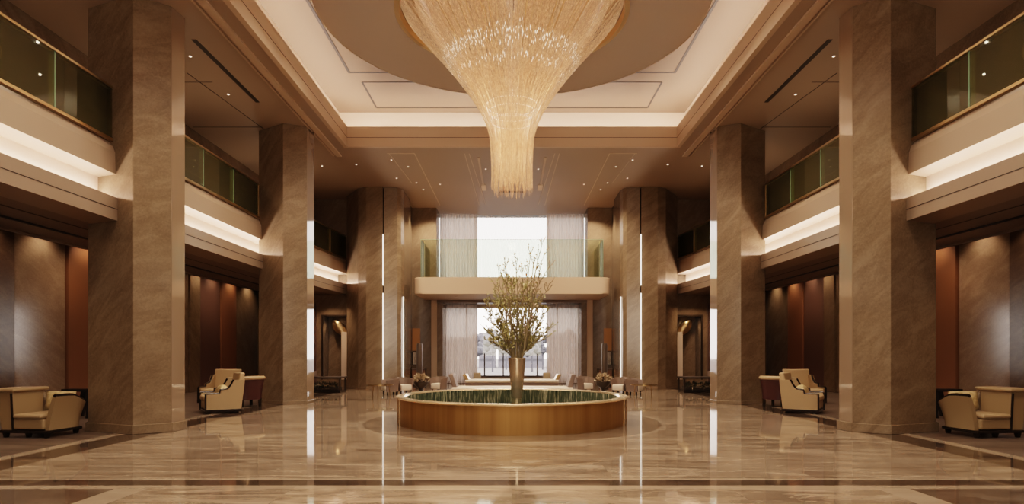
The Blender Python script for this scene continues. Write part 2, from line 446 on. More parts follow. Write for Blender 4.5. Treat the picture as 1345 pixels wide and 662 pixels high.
# side walls
XW = 12.0
for s, nm in SIDES:
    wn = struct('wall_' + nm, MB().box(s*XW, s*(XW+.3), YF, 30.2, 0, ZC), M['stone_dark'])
    PW = ((4, 8.5, 'wood'), (8.6, 11.8, 'stone_pale'), (11.9, 13.2, 'wood_dark'), (14.0, 14.85, 'stone_dark'), (14.9, 16.6, 'stone_pale'), (16.66, 17.95, 'wood'), (18.0, 22.9, 'stone'),
          (22.95, 23.7, 'stone'), (23.8, 25.4, 'wood_dark'), (25.45, 26.8, 'wood'), (26.85, 29.2, 'stone'))
    for j, (a, b, mm) in enumerate(PW):
        d = .12 + .05*(j % 2)
        MB().box(s*(XW-d), s*XW, a, b, 0, 4.8, .01).build('wall_panel', M[mm], wn)
    MB().box(s*(XW-.06), s*XW, 29.25, 29.5, .2, 4.3).build('light_slot', M['gold'], wn)
    # end wall of the lounge, and the wall behind the balcony
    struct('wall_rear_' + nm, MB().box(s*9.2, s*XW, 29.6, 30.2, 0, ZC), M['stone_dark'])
    struct('wall_balcony_' + nm, MB().box(s*9.3, s*9.5, YF, 26.4, 5.4, ZC), M['stone'])
    # upper end wall
    struct('wall_upper_' + nm, MB().box(s*5.6, s*9.3, 26.6, 26.9, 3.96, ZC), M['stone'])
    # lower end wall with a niche
    nw = MB(); y0, y1 = 26.5, 28.5
    nx0, nx1, nz0, nz1 = 6.98, 8.02, .32, 3.0
    nw.box(s*5.6, s*nx0, y0, y1, 0, 3.9); nw.box(s*nx1, s*9.2, y0, y1, 0, 3.95)
    nw.box(s*nx0, s*nx1, y0, y1, nz1, 3.95); nw.box(s*nx0, s*nx1, y0, y1, 0, nz0); nw.box(s*nx0, s*nx1, y0+.8, y1, nz0, nz1)
    nwo = struct('wall_niche_' + nm, nw, M['stone'])
    f = MB()
    for a, b, c, d in ((nx0-.07, nx0, nz0, nz1+.07), (nx1, nx1+.07, nz0, nz1+.07), (nx0, nx1, nz1, nz1+.07)): f.box(s*a, s*b, y0-.03, y0+.03, c, d)
    f.build('niche_frame', M['metal_dark'], nwo)
    MB().box(s*(nx1+.28), s*(nx1+.40), y0-.06, y0, 0, 3.55).build('dark_upright', M['wood_dark'], nwo)
    MB().box(s*(nx1+.55), s*(nx1+.78), y0-.10, y0, 0, 3.6).build('dark_upright', M['wood'], nwo)
    MB().box(s*(nx0+.04), s*(nx0+.30), y0+.12, y0+.3, nz0, 2.35).build('pale_panel', M['coffer'], nwo)
    # wall behind camera side of the hall
    # lounge ceiling above the soffit
    struct('ceiling_lounge_' + nm, MB().box(s*10.0, s*XW, YF, 29.7, 4.8, 5.0), M['soffit'])
struct('wall_front', MB().box(-12.4, 12.4, YF-.3, YF, 0, ZC), M['stone'])

# inner portal walls between the far columns and the rear opening
# ---------------------------------------------------------------- balconies
ZB, Zc1, Zc0, Zs = 5.39, 4.77, 4.33, 3.91
for s, nm in SIDES:
    path = [(s*7.3, YF+.03), (s*7.3, 21.5), (s*7.22, 23.5), (s*7.05, 25.2), (s*6.92, 26.42)]
    q = 1 if s > 0 else -1     # sweep's offset is to the right of travel: +x
    def P(o, z): return (o*q, z)
    b = thing('balcony', (s*7.3, 12, Zs), 'long curved-end balcony front with a lit cove along the %s side of the hall' % nm, 'balcony')
    MB().sweep(path, [P(0, Zc1), P(.02, ZB-.22), P(.07, ZB-.10), P(.16, ZB), P(1.98, ZB), P(1.98, ZB-.25), P(.5, Zc1)]).build('fascia', M['fascia'], b)
    MB().sweep(path, [P(.45, Zc0+.02), P(.45, Zc1), P(.55, Zc1), P(.55, Zc0+.02)]).build('cove_back', M['coffer'], b)
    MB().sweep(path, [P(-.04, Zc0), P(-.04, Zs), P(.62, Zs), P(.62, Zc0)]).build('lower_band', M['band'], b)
    MB().sweep(path, [P(-.045, Zs+.20), P(-.045, Zs+.212), P(-.03, Zs+.212), P(-.03, Zs+.20)]).build('shadow_gap', M['groove'], b)
    MB().sweep(path, [P(.30, Zc0+.02), P(.38, Zc0+.02), P(.38, Zc0+.04), P(.30, Zc0+.04)]).build('glow_strip', M['led_cove'], b)
    # soffit
    so = MB()
    so.sweep(path, [P(.62, Zs+.3), P(.62, Zs), P(1.4, Zs), P(1.4, Zs+.3)])
    so.prism([(s*8.2, YF+.01), (s*9.9, YF+.01), (s*9.9, 26.45), (s*7.6, 26.45)], Zs+.03, Zs+.35) if s > 0 else so.prism([(-9.9, YF+.01), (-8.2, YF+.01), (-7.6, 26.45), (-9.9, 26.45)], Zs+.03, Zs+.35)
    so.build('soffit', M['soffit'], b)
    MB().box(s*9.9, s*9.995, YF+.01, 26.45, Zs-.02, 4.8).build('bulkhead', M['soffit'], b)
    for xx in (8.35, 9.1): MB().box(s*xx, s*(xx+.04), YF, 26.4, Zs-.005, Zs+.04).build('shadow_gap', M['groove'], b)
    # glass railing
    r = thing('glass_railing', (s*7.4, 12, ZB), 'green glass railing with gold handrail on the %s balcony' % nm, 'railing')
    off = .10
    def rail_at(y):
        for (xa, ya), (xb, yb) in zip(path, path[1:]):
            if y <= yb: return s*off + xa + (xb-xa)*(y-ya)/(yb-ya)
        return path[-1][0] + s*off
    rp = [(x+s*off, y) for x, y in path]
    zt = 6.40
    MB().sweep(rp, [(-.03, zt-.04), (-.03, zt), (.03, zt), (.03, zt-.04)]).build('handrail', M['gold'], r)
    MB().sweep(rp, [(-.035, ZB), (-.035, ZB+.05), (.035, ZB+.05), (.035, ZB)]).build('bottom_rail', M['gold'], r)
    ys = [2.0 + 1.62*k for k in range(15)] + [26.4]
    for a, c in zip(ys, ys[1:]):
        xa, xb = rail_at(a+.02), rail_at(c-.02)
        MB().prism([(xa-.008, a+.02), (xb-.008, c-.02), (xb+.008, c-.02), (xa+.008, a+.02)], ZB+.05, zt-.04).build('glass_panel', M['glass'], r)
    for k, a in enumerate(ys[1:-1]):
        x = rail_at(a)
        if k % 4 == 1: MB().box(x-.025, x+.025, a-.02, a+.02, ZB, zt-.02).build('post', M['gold'], r)
        else: MB().box(x-.012, x+.012, a-.008, a+.008, ZB+.05, zt-.04).build('panel_clip', M['glass_edge'], r)

# ---------------------------------------------------------------- bridge at the rear
bz0, bz1, by = 3.82, 4.49, 25.0
bx = 3.95
out = []
n = 6; rad = .35
for k in range(n+1): a = PI + k*PI/2/n; out.append((-bx+rad+rad*math.cos(a), by+rad+rad*math.sin(a)))
for k in range(n+1): a = 1.5*PI + k*PI/2/n; out.append((bx-rad+rad*math.cos(a), by+rad+rad*math.sin(a)))
out += [(bx, YR-.01), (-bx, YR-.01)]
br = thing('bridge_balcony', (0, by, bz0), 'pale rounded bridge balcony spanning the rear opening in front of the tall window', 'balcony')
MB().prism(out, bz0, bz1, .05).build('slab', M['rim'], br, smooth=False)
for x in (-2.3, 2.3): MB().lathe([(.001, bz0-.01), (.09, bz0-.01), (.1, bz0+.01)], (x, by+1.2), 20).build('recessed_light', M['rim'], br)
gr = thing('glass_railing', (0, by, bz1), 'clear frameless glass railing on the rear bridge balcony', 'railing')
gx, gz = 3.67, 6.01
for a, b_ in ((-gx, -1.23), (-1.22, 1.22), (1.23, gx)):
    MB().box(a, b_, by+.10, by+.115, bz1, gz).build('glass_panel', M['glass_clear'], gr)
for s in (-1, 1):
    MB().box(s*gx, s*(gx-.012), by+.12, by+2.9, bz1, gz).build('glass_panel', M['glass'], gr)
    MB().box(s*(gx-.13), s*(gx-.15), by+.20, by+.23, bz1, gz-.05).build('post', M['gold'], gr)
MB().box(-gx, gx, by+.098, by+.117, gz, gz+.012).build('top_edge', M['glass_edge'], gr)
for s in (-1,1): MB().box(s*gx, s*(gx-.02), by+.10, by+.118, bz1, gz).build('side_edge', M['glass_edge'], gr)

# ---------------------------------------------------------------- columns
def column(poly, s, label, base_h=.17, ztop=ZC-.004, grow=.035, group=None, facet=None):
    poly = [(x*s, y) for x, y in poly]
    cx = sum(p[0] for p in poly)/len(poly); cy = sum(p[1] for p in poly)/len(poly)
    if s > 0: poly = poly[::-1]
    o = thing('marble_column', (cx, cy, 0), label, 'column', group)
    MB().prism(poly, 0, ztop).build('shaft', M['column'], o)
    if facet:
        (xa, ya), (xb, yb) = [(x*s, y) for x, y in facet]
        MB().prism([(xa, ya), (xb, yb), (xb-s*.008, yb), (xa-s*.008, ya)], base_h, ztop-.002).build('polished_facet', M['facet'], o)
    if base_h:
        gp_ = []
        for x, y in poly:
            d = Vector((x-cx, y-cy)); d = d*(1+grow*1.4/d.length); gp_.append((cx+d.x, cy+d.y))
        MB().prism(gp_, 0, base_h, .008).build('base', M['column'], o)
    return o
C1 = [(8.0, 11.78), (6.88, 11.34), (6.39, 11.71), (6.36, 12.12), (6.75, 12.6), (7.7, 12.75), (8.1, 12.4)]
C2 = [(7.42, 18.3), (6.49, 17.7), (5.90, 17.95), (5.86, 18.45), (6.2, 19.0), (7.1, 19.2), (7.5, 18.9)]
C3 = [(6.88, 26.0), (6.1, 24.75), (5.72, 24.5), (5.07, 24.5), (5.07, 26.48), (6.88, 26.48)]
C4 = [(5.03, 24.52), (4.52, 24.62), (4.40, 24.78), (4.34, 25.1), (4.36, 26.78), (5.03, 26.78)]
for s, nm in SIDES:
    poly = [(-x, y) if False else (x, y) for x, y in C1]
    column(C1, s, 'broad brown stone column standing beside the nearer cream armchair, %s side' % nm, facet=C1[2:4])
    column(C2, s, 'brown stone column with faceted shaft standing beside the dark tub armchair, %s side' % nm, .10, grow=.02, facet=C2[2:4])
    c3 = column(C3, s, 'wide angled stone column where the %s balcony ends' % nm, .10, grow=.01)
    c4 = column(C4, s, 'narrower rounded stone column flanking the rear bridge, %s side' % nm, .10, grow=.01)
    for (z0, z1) in ((.3, 3.8), (4.1, 6.1)):  # glowing strips stand in for window reflections on the column edges
        MB().box(s*5.04, s*5.066, 24.44, 24.47, z0, z1).build('glow_strip', M['window_streak'], c3)
    MB().box(s*4.325, s*4.35, 24.95, 24.98, .35, 3.7).build('glow_strip', M['window_streak'], c4)
    # short stone return wall between the far column and the rear wall
    struct('wall_portal_' + nm, MB().box(s*4.5, s*5.6, 26.8, YR, 0, ZC), M['stone'])

# ---------------------------------------------------------------- curtains
def drape(x0, x1, y, z0, z1, amp=.05, pitch=.13):
    mb = MB(); n = int(abs(x1-x0)/pitch*8); rows = 10; g = []
    for j in range(rows+1):
        t = j/rows; z = z1 + (z0-z1)*t; r = []
        for i in range(n+1):
            u = i/n; x = x0+(x1-x0)*u
            ph = 2*PI*abs(x-x0)/pitch + .8*noise.noise(Vector((x*2, 0, t*.8)))
            r.append(mb.bm.verts.new((x, y + amp*math.sin(ph)*(.75+.35*t) + .03*noise.noise(Vector((x*3, t, 4))), z)))
        g.append(r)
    for a, b in zip(g, g[1:]):
        for i in range(n): mb.bm.faces.new((a[i], a[i+1], b[i+1], b[i]))
    return mb
for s, nm in SIDES:
    o = drape(s*1.62, s*3.12, 29.3, .03, 3.72).build('curtain', M['curtain'], None, (s*2.4, 29.3, 0), True)
    tag(o, 'pinkish pleated floor-length curtain in the lower rear opening, %s side' % nm, 'curtain', 'curtains at the rear window')
    o = drape(s*1.62, s*3.38, 29.3, 4.52, ZC-.02).build('curtain', M['curtain'], None, (s*2.4, 29.3, 4.5), True)
    tag(o, 'beige pleated curtain of the upper window above the bridge, %s side' % nm, 'curtain', 'curtains at the rear window')
o = drape(-1.8, 1.8, 29.6, 4.52, ZC-.02, .03, .10).build('sheer_curtain', M['sheer'], None, (0, 29.6, 4.5), True)
tag(o, 'white sheer curtain glowing in the middle of the upper rear window', 'curtain')

# ---------------------------------------------------------------- fountain
FC = (0, 13.53); FR, FH = 2.45, .57
fo = thing('fountain', (FC[0], FC[1], 0), 'round gold-clad fountain basin in the middle of the marble floor', 'fountain')
MB().lathe([(FR-.02, 0), (FR-.02, FH-.03), (FR-.10, FH-.03), (FR-.10, 0)], FC, 128, close=True).build('drum', M['drum'], fo, smooth=True)
MB().lathe([(FR+.02, FH-.035), (FR+.025, FH-.01), (FR+.01, FH), (FR-.15, FH), (FR-.17, FH-.03), (FR-.12, FH-.05)], FC, 128, close=True).build('rim', M['brass_polish'], fo, smooth=True)
fl = MB(); nf = 220
ri = FR-.16
ring0 = []; ring1 = []
for k in range(nf*2):
    a = 2*PI*k/(nf*2); rr = ri + (.0 if k % 2 else -.022)
    ring0.append(fl.bm.verts.new((FC[0]+rr*math.cos(a), FC[1]+rr*math.sin(a), .1))); ring1.append(fl.bm.verts.new((FC[0]+rr*math.cos(a), FC[1]+rr*math.sin(a), FH-.03)))
for k in range(nf*2): fl.bm.faces.new((ring0[k], ring0[(k+1) % (nf*2)], ring1[(k+1) % (nf*2)], ring1[k]))
fl.build('inner_lining', M['flute'], fo)
MB().lathe([(.001, .21), (ri, .21)], FC, 96).build('water', M['water'], fo)
MB().lathe([(.001, .33), (.24, .33), (.26, .31), (.26, .05)], (.1, FC[1]), 40).build('pedestal', M['gold_dark'], fo, smooth=True)
for a in (-.16, -.36, -.08):
    for s in (-1, 1):
        th = -PI/2 + s*(PI/2+a) if False else (PI+(-a) if s < 0 else a)
        th = PI + abs(a) if s < 0 else -abs(a)
        x = FC[0]+(FR-.012)*math.cos(th); y = FC[1]+(FR-.012)*math.sin(th)
        MB().tube([(x, y, .0), (x, y, FH-.03)], .014, 8).build('seam', M['brass_polish'], fo)

# vase
VC = (.107, 13.53)
va = thing('glass_vase', (VC[0], VC[1], .33), 'tall tapered bronze glass vase standing in the middle of the fountain', 'vase')
MB().lathe([(.001, .50), (.105, .50), (.115, .53), (.135, .75), (.165, 1.05), (.19, 1.36), (.178, 1.37), (.155, 1.05), (.125, .75), (.10, .55), (.001, .54)], VC, 48).build('body', M['vase'], va, smooth=True)
MB().lathe([(.001, .33), (.105, .33), (.11, .36), (.10, .44), (.108, .50), (.001, .505)], VC, 40).build('foot', M['brass_polish'], va, smooth=True)

# ---------------------------------------------------------------- branches in the vase
ar = thing('branch_arrangement', (VC[0], VC[1], .7), 'tall spray of budding branches with olive leaves in the bronze vase', 'plant')
def leaf_quad(mb, p, d, l, w):
    side = d.cross(Vector((random.uniform(-1, 1), random.uniform(-1, 1), random.uniform(-1, 1)))).normalized()*w
    mb.bm.faces.new([mb.bm.verts.new(v) for v in (p, p+d*l*.5+side, p+d*l, p+d*l*.5-side)])
def stem(tx, ty, tz, thick, style):
    p0 = Vector((VC[0]+random.uniform(-.04, .04), VC[1]+random.uniform(-.04, .04), .62))
    mouth = Vector((VC[0]+max(-.12, min(.12, (tx-VC[0])*.3)), VC[1]+max(-.1, min(.1, (ty-VC[1])*.3)), 1.40))
    tgt = Vector((tx, ty, tz)); ctrl = mouth + Vector(((tx-VC[0])*.35, (ty-VC[1])*.35, (tz-1.4)*.62))
    pts = [p0, mouth]; N = 9
    sd = random.uniform(0, 99)
    for k in range(1, N+1):
        t = k/N; p = mouth*(1-t)**2 + ctrl*2*t*(1-t) + tgt*t*t
        w = Vector((noise.noise(Vector((t*3, sd, 0))), noise.noise(Vector((t*3, sd, 5))), 0))*.12*t
        pts.append(p+w)
    mb = MB(); mb.tube(pts, [thick*(1-.75*k/(len(pts)-1)) for k in range(len(pts))], 5)
    lf = MB()
    for k in range(3, len(pts)):
        base = pts[k-1]; d = (pts[k]-pts[k-1]).normalized()
        for _ in range(2 if style == 'bud' else 3):
            a = random.uniform(0, 2*PI); o = Vector((math.cos(a), math.sin(a)*.8, random.uniform(.3, 1.2))).normalized()
            L = random.uniform(.10, .26)*(1.15 if style != 'bud' else .9); b0 = base.lerp(pts[k], random.random())
            q1 = b0 + (o*.6+d*.4)*L*.5; q2 = b0 + (o*.5+d*.6)*L
            mb.tube([b0, q1, q2], [.008, .006, .004], 4, False)
            m = 4 if style == 'bud' else 8
            for j in range(m):
                u = random.uniform(.3, 1.05); pp = b0.lerp(q2, u)
                dd = (o + Vector((random.uniform(-1, 1), random.uniform(-1, 1), random.uniform(-.5, 1)))).normalized()
                if style == 'bud': leaf_quad(lf, pp, dd, random.uniform(.035, .065), .018)
                else: leaf_quad(lf, pp, dd, random.uniform(.04, .09), .013)
    so = mb.build('branch', M['bark'], ar)
    lf.build('leaves' if style != 'bud' else 'blossom', M['leaf'] if style != 'bud' else M['bud'], so)
for i, (px, py) in enumerate([(712, 316), (718, 330), (697, 322), (690, 345), (664, 345), (655, 352), (716, 352), (704, 335), (678, 338), (668, 360), (722, 372)]):
    stem((px-672.5)*13.53/F, 13.53+random.uniform(-.35, .35), E+(H-py)*13.53/F, .022, 'bud')
for i, (px, py) in enumerate([(637, 436), (642, 416), (650, 398), (655, 378), (663, 366), (672, 372), (684, 380), (696, 374), (704, 385), (712, 398), (716, 412), (720, 436), (713, 446), (645, 450), (652, 425), (660, 405), (668, 395), (690, 400), (700, 412), (706, 428), (680, 410), (660, 440), (700, 448), (648, 388), (640, 402), (676, 365)]):
    stem((px-672.5)*13.53/F, 13.53+random.uniform(-.6, .6), E+(H-py)*13.53/F, .011, 'leaf')

# ---------------------------------------------------------------- chandelier
HC = (0, 14.0); ZD = 9.0
dk = thing('ceiling_disc', (HC[0], HC[1], ZD), 'big round taupe disc under the recess carrying the chandelier', 'ceiling feature')
MB().lathe([(4.32, ZD), (4.32, ZD+.22), (2.5, ZD+.22), (2.5, ZD)], HC, 128, close=True).build('ring', M['disc'], dk, smooth=True)
MB().lathe([(4.325, ZD-.004), (4.34, ZD+.02), (4.325, ZD+.03)], HC, 128, close=True).build('edge_trim', M['gold'], dk, smooth=True)
MB().lathe([(2.60, ZD-.01), (2.5, ZD-.012), (2.47, ZD+.12), (2.5, ZD+.12)], HC, 128, close=True).build('inner_rim', M['gold'], dk, smooth=True)
for a in range(6):
    x, y = HC[0]+3.4*math.cos(a*PI/3), HC[1]+3.4*math.sin(a*PI/3)
    MB().tube([(x, y, ZD+.2), (x, y, ZU)], .04, 8).build('hanger_rod', M['metal_dark'], dk)
ch = thing('chandelier', (HC[0], HC[1], ZD), 'giant funnel-shaped amber crystal chandelier hanging over the fountain', 'chandelier')
PRO = [(9.5, 2.56), (9.3, 2.50), (9.0, 2.361), (8.7, 2.11), (8.4, 1.849), (8.1, 1.583), (7.8, 1.335), (7.5, 1.104), (7.2, .89), (6.9, .708), (6.6, .567), (6.3, .483), (6.0, .464), (5.7, .451), (5.4, .448), (5.1, .46)]
def prof_r(z, pro=PRO):
    if z >= pro[0][0]: return pro[0][1]
    for (za, ra), (zb, rb) in zip(pro, pro[1:]):
        if z >= zb: return rb + (ra-rb)*(z-zb)/(za-zb)
    return pro[-1][1]
def strands(n, k, zb0, zb1, wf, ztop=9.5):
    mb = MB(); Z = [p[0] for p in PRO if p[0] <= ztop]
    for i in range(n):
        a = 2*PI*(i+.5*random.random())/n; zend = random.uniform(zb0, zb1); zs = [z for z in Z if z > zend+.05] + [zend]
        prev = None; jit = random.uniform(-.015, .015)
        for z in zs:
            r = prof_r(z)*k + jit; w = 2*PI*r/n*wf*.5; ca, sa = math.cos(a), math.sin(a)
            c = Vector((HC[0]+r*ca, HC[1]+r*sa, z)); t = Vector((-sa, ca, 0))*w; o = Vector((ca, sa, 0))*w*.8
            cur = [mb.bm.verts.new(c-t), mb.bm.verts.new(c+o), mb.bm.verts.new(c+t)]
            if prev:
                mb.bm.faces.new((prev[0], prev[1], cur[1], cur[0])); mb.bm.faces.new((prev[1], prev[2], cur[2], cur[1]))
            prev = cur
    return mb
strands(300, 1.0, 5.05, 5.4, .6).build('crystal_strand_curtain', M['crystal'], ch, kind='stuff')
strands(200, .86, 5.0, 5.6, .8).build('inner_strand_curtain', M['crystal'], ch, kind='stuff')
MB().lathe([(2.57, 9.5), (2.57, 9.56), (.2, 9.56), (.2, 9.5)], HC, 96, close=True).build('canopy_plate', M['gold'], ch, smooth=True)
MB().tube([(HC[0], HC[1], 9.2), (HC[0], HC[1], ZU)], .12, 16).build('suspension_rod', M['metal_dark'], ch)
sp = MB()  # glowing flecks added for the glints on the strands
for k in range(900):
    a = random.uniform(0, 2*PI); z = random.choice((7.6, 7.85, 7.9, 7.95, 8.0)) + random.gauss(0, .05); rr_ = prof_r(z)+.012
    c_ = Vector((HC[0]+rr_*math.cos(a), HC[1]+rr_*math.sin(a), z)); t_ = Vector((-math.sin(a), math.cos(a), 0))*.005; u_ = Vector((math.cos(a)*.4, math.sin(a)*.4, 1)).normalized()*random.uniform(.02, .05)
    sp.bm.faces.new([sp.bm.verts.new(v) for v in (c_-u_, c_+t_, c_+u_, c_-t_)])
sp.build('sparkle_flecks', M['glow_ring'], ch, kind='stuff')
for z, k in ((7.0, .74), (6.85, .76), (6.65, .78)):
    r = prof_r(z)*k
    MB().lathe([(r, z), (r+.012, z), (r+.012, z+.018), (r, z+.018)], HC, 72, close=True).build('glow_ring', M['glow_ring'], ch)

# ---------------------------------------------------------------- ceiling fittings
GS = 'small recessed downlights in the main ceiling'
def downlight(x, y, z=ZC, label='small glowing recessed downlight in the taupe ceiling', group=GS):
    o = thing('downlight', (x, y, z), label, 'downlight', group)
    MB().lathe([(.035, z-.006), (.055, z-.006), (.055, z+.0), (.035, z+.0)], (x, y), 20, close=True).build('bezel', M['rim'], o)
    MB().lathe([(.001, z-.004), (.025, z-.004)], (x, y), 16).build('lens', M['lamp'], o)
    return o
def cp(px, py, z=ZC):
    Y = F*(z-E)/(H-py); return ((px-672.5)*Y/F, Y)
for px, py in [(300, 124), (514, 210), (536, 219), (521, 234), (547, 240), (556, 249), (578, 242), (638, 222), (468, 216), (250, 74), (423, 218)]:
    x, y = cp(px, py)
    for s in (-1, 1): downlight(-s*abs(x) if s > 0 else abs(x), y)
for s, nm in SIDES:
    o = MB().box(s*6.55, s*6.65, 12.95, 16.2, ZC-.012, ZC).build('slot_diffuser', M['groove'], None, (s*6.6, 14, ZC))
    tag(o, 'long thin dark air slot in the ceiling between the two nearer columns, %s side' % nm, 'air slot')
    # ceiling joints
    jt = MB()
    line_box(jt, s*7.55, 14.5, s*7.1, 19.5, .02, ZC-.005, ZC); line_box(jt, s*7.2, 15.0, s*9.2, 15.0, .02, ZC-.005, ZC); line_box(jt, s*7.2, 18.0, s*9.2, 18.0, .03, ZC-.005, ZC)
    jo = jt.build('trim_%d' % (12 if s < 0 else 13), M['groove'])
    jo['kind'] = 'structure'
    # access panel outlines beyond the recess
    ap = MB()
    x0, x1, y0, y1 = 3.35*s, 2.55*s, 20.4, 27.6
    line_box(ap, x0*1.22, y0, x1*1.25, y0, .05, ZC-.008, ZC); line_box(ap, x0*1.2, y0, x0*1.15, 24, .015, ZC-.006, ZC)
    line_box(ap, x1*1.25, y0, x1*1.25, y1, .03, ZC-.006, ZC)
    line_box(ap, s*1.55, y0, s*1.45, y1, .03, ZC-.006, ZC); line_box(ap, s*1.4, y0, s*1.15, y1, .03, ZC-.006, ZC)
    ao = ap.build('trim_%d' % (14 if s < 0 else 15), M['rim']); ao['kind'] = 'structure'
    o = thing('linear_ceiling_light', (s*1.15, 22.5, ZC), 'slim pale linear fitting with a square end, beside the chandelier tip, %s side' % nm, 'light')
    MB().box(s*1.08, s*1.15, 20.8, 24.2, ZC-.02, ZC).build('housing', M['rim'], o)
    MB().box(s*1.02, s*1.20, 24.2, 25.0, ZC-.03, ZC).build('end_plate', M['coffer'], o)
cvn = MB().box(-.5, .5, 25.15, 25.35, ZC-.02, ZC).build('ceiling_vent', M['groove'], None, (0, 25.2, ZC))
tag(cvn, 'short dark slot vent in the ceiling just behind the chandelier tip', 'vent')

# ---------------------------------------------------------------- furniture (built round the origin, facing -y)
def u_path(w, d, rc, n=8):
    """plan of a tub: from the front of the -x arm round the back to the front of the +x arm"""
    pts = [(-w/2, -d/2), (-w/2, 0)]
    for k in range(n+1):
        a = PI - k*PI/2/n; pts.append((-w/2+rc+rc*math.cos(a), d/2-rc+rc*math.sin(a)))
    for k in range(n+1):
        a = PI/2 - k*PI/2/n; pts.append((w/2-rc+rc*math.cos(a), d/2-rc+rc*math.sin(a)))
    pts += [(w/2, 0), (w/2, -d/2)]
    return pts
def shell(path, hfun, z0, th, flare, closed_n=None):
    """wall of varying height along a path, leaning outward; returns mesh and the top centre line"""
    mb = MB(); n = len(path); L = [0]
    for a, b in zip(path, path[1:]): L.append(L[-1]+math.dist(a, b))
    rings = []; top = []
    for i, (x, y) in enumerate(path):
        p0 = Vector(path[max(i-1, 0)]); p1 = Vector(path[min(i+1, n-1)]); d = (p1-p0).normalized(); nn = Vector((-d.y, d.x))
        h = hfun(L[i]/L[-1]); r = []
        rows = 5
        for k in range(rows+1):
            t = k/rows; z = z0+(h-z0)*t; o = flare*t**1.6*(h-z0)
            r.append(Vector((x+nn.x*(o), y+nn.y*(o), z)))
        inn = [Vector((v.x-nn.x*th, v.y-nn.y*th, v.z)) for v in r[::-1]]
        rings.append([mb.bm.verts.new(v) for v in r+inn]); top.append((r[-1]+inn[0])/2)
    m = len(rings[0])
    for a, b in zip(rings, rings[1:]):
        for j in range(m): mb.bm.faces.new((a[j], a[(j+1) % m], b[(j+1) % m], b[j]))
    mb.bm.faces.new(rings[0][::-1]); mb.bm.faces.new(rings[-1])
    return mb, top
def smoothstep(a, b, t):
    u = max(0, min(1, (t-a)/(b-a))); return u*u*(3-2*u)

def dense(path, k=3):
    out = []
    for a, b in zip(path, path[1:]):
        for j in range(k): out.append((a[0]+(b[0]-a[0])*j/k, a[1]+(b[1]-a[1])*j/k))
    return out+[path[-1]]

def near_armchair(label):
    """tall rolled shell on one side, swooping black-trimmed arm on the other"""
    t = thing('tub_armchair', (0, 0, 0), label, 'armchair')
    w, d = .98, .86; path = dense(u_path(w, d, .25))
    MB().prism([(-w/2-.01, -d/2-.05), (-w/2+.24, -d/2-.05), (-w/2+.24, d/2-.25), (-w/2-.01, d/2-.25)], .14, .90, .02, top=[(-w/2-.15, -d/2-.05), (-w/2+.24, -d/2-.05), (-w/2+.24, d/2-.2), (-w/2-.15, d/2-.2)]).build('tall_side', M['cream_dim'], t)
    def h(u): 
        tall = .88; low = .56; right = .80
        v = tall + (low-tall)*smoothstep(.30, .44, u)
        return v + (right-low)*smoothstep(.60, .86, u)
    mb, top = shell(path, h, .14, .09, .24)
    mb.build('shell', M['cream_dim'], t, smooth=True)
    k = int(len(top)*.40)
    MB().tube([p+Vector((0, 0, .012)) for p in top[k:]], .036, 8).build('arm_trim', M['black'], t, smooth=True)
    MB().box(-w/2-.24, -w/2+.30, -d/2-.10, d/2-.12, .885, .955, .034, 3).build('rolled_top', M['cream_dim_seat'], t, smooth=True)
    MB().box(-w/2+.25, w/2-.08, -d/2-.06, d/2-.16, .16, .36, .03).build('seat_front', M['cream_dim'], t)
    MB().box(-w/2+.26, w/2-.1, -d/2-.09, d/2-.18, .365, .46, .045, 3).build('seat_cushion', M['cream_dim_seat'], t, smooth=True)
    MB().tube([(-w/2+.25, -d/2-.055, .14), (-w/2+.235, -d/2-.06, .5), (-w/2+.215, -d/2-.06, .86)], .02, 8).build('front_piping', M['black'], t)
    b = MB(); b.prism([(-w/2-.03, -d/2-.08), (w/2+.03, -d/2-.08), (w/2+.03, d/2-.1), (w/2-.2, d/2+.02), (-w/2+.2, d/2+.02), (-w/2-.03, d/2-.1)], .09, .145, .01); b.build('base', M['black'], t)
    for x, y in ((-w/2+.05, -d/2), (w/2-.05, -d/2), (.0, -d/2+.05), (-w/2+.1, d/2-.12), (w/2-.1, d/2-.12)):
        MB().prism([(x-.03, y-.03), (x+.03, y-.03), (x+.03, y+.03), (x-.03, y+.03)], 0, .10, top=[(x-.045, y-.045), (x+.045, y-.045), (x+.045, y+.045), (x-.045, y+.045)]).build('leg', M['black'], t)
    return t
def pillow(w, h, d, name, m, parent, loc, rot=(0, 0, 0), origin_lbl=None):
    mb = MB(); n = 10; R = Matrix.Translation(loc) @ Matrix.Rotation(rot[2], 4, 'Z') @ Matrix.Rotation(rot[0], 4, 'X')
    for sd in (-1, 1):
        g = [[mb.bm.verts.new(R @ Vector((w*(i/n-.5)*(1-.08*(1-abs(2*j/n-1))), sd*d/2*(max(0, 1-abs(2*i/n-1)**2.6)*max(0, 1-abs(2*j/n-1)**2.6))**.5, h*(j/n-.5)))) for i in range(n+1)] for j in range(n+1)]
        for a, b in zip(g, g[1:]):
            for i in range(n): mb.bm.faces.new((a[i], a[i+1], b[i+1], b[i]))
    bmesh.ops.remove_doubles(mb.bm, verts=mb.bm.verts, dist=1e-4)
    return mb.build(name, m, parent, None if parent else loc, True)

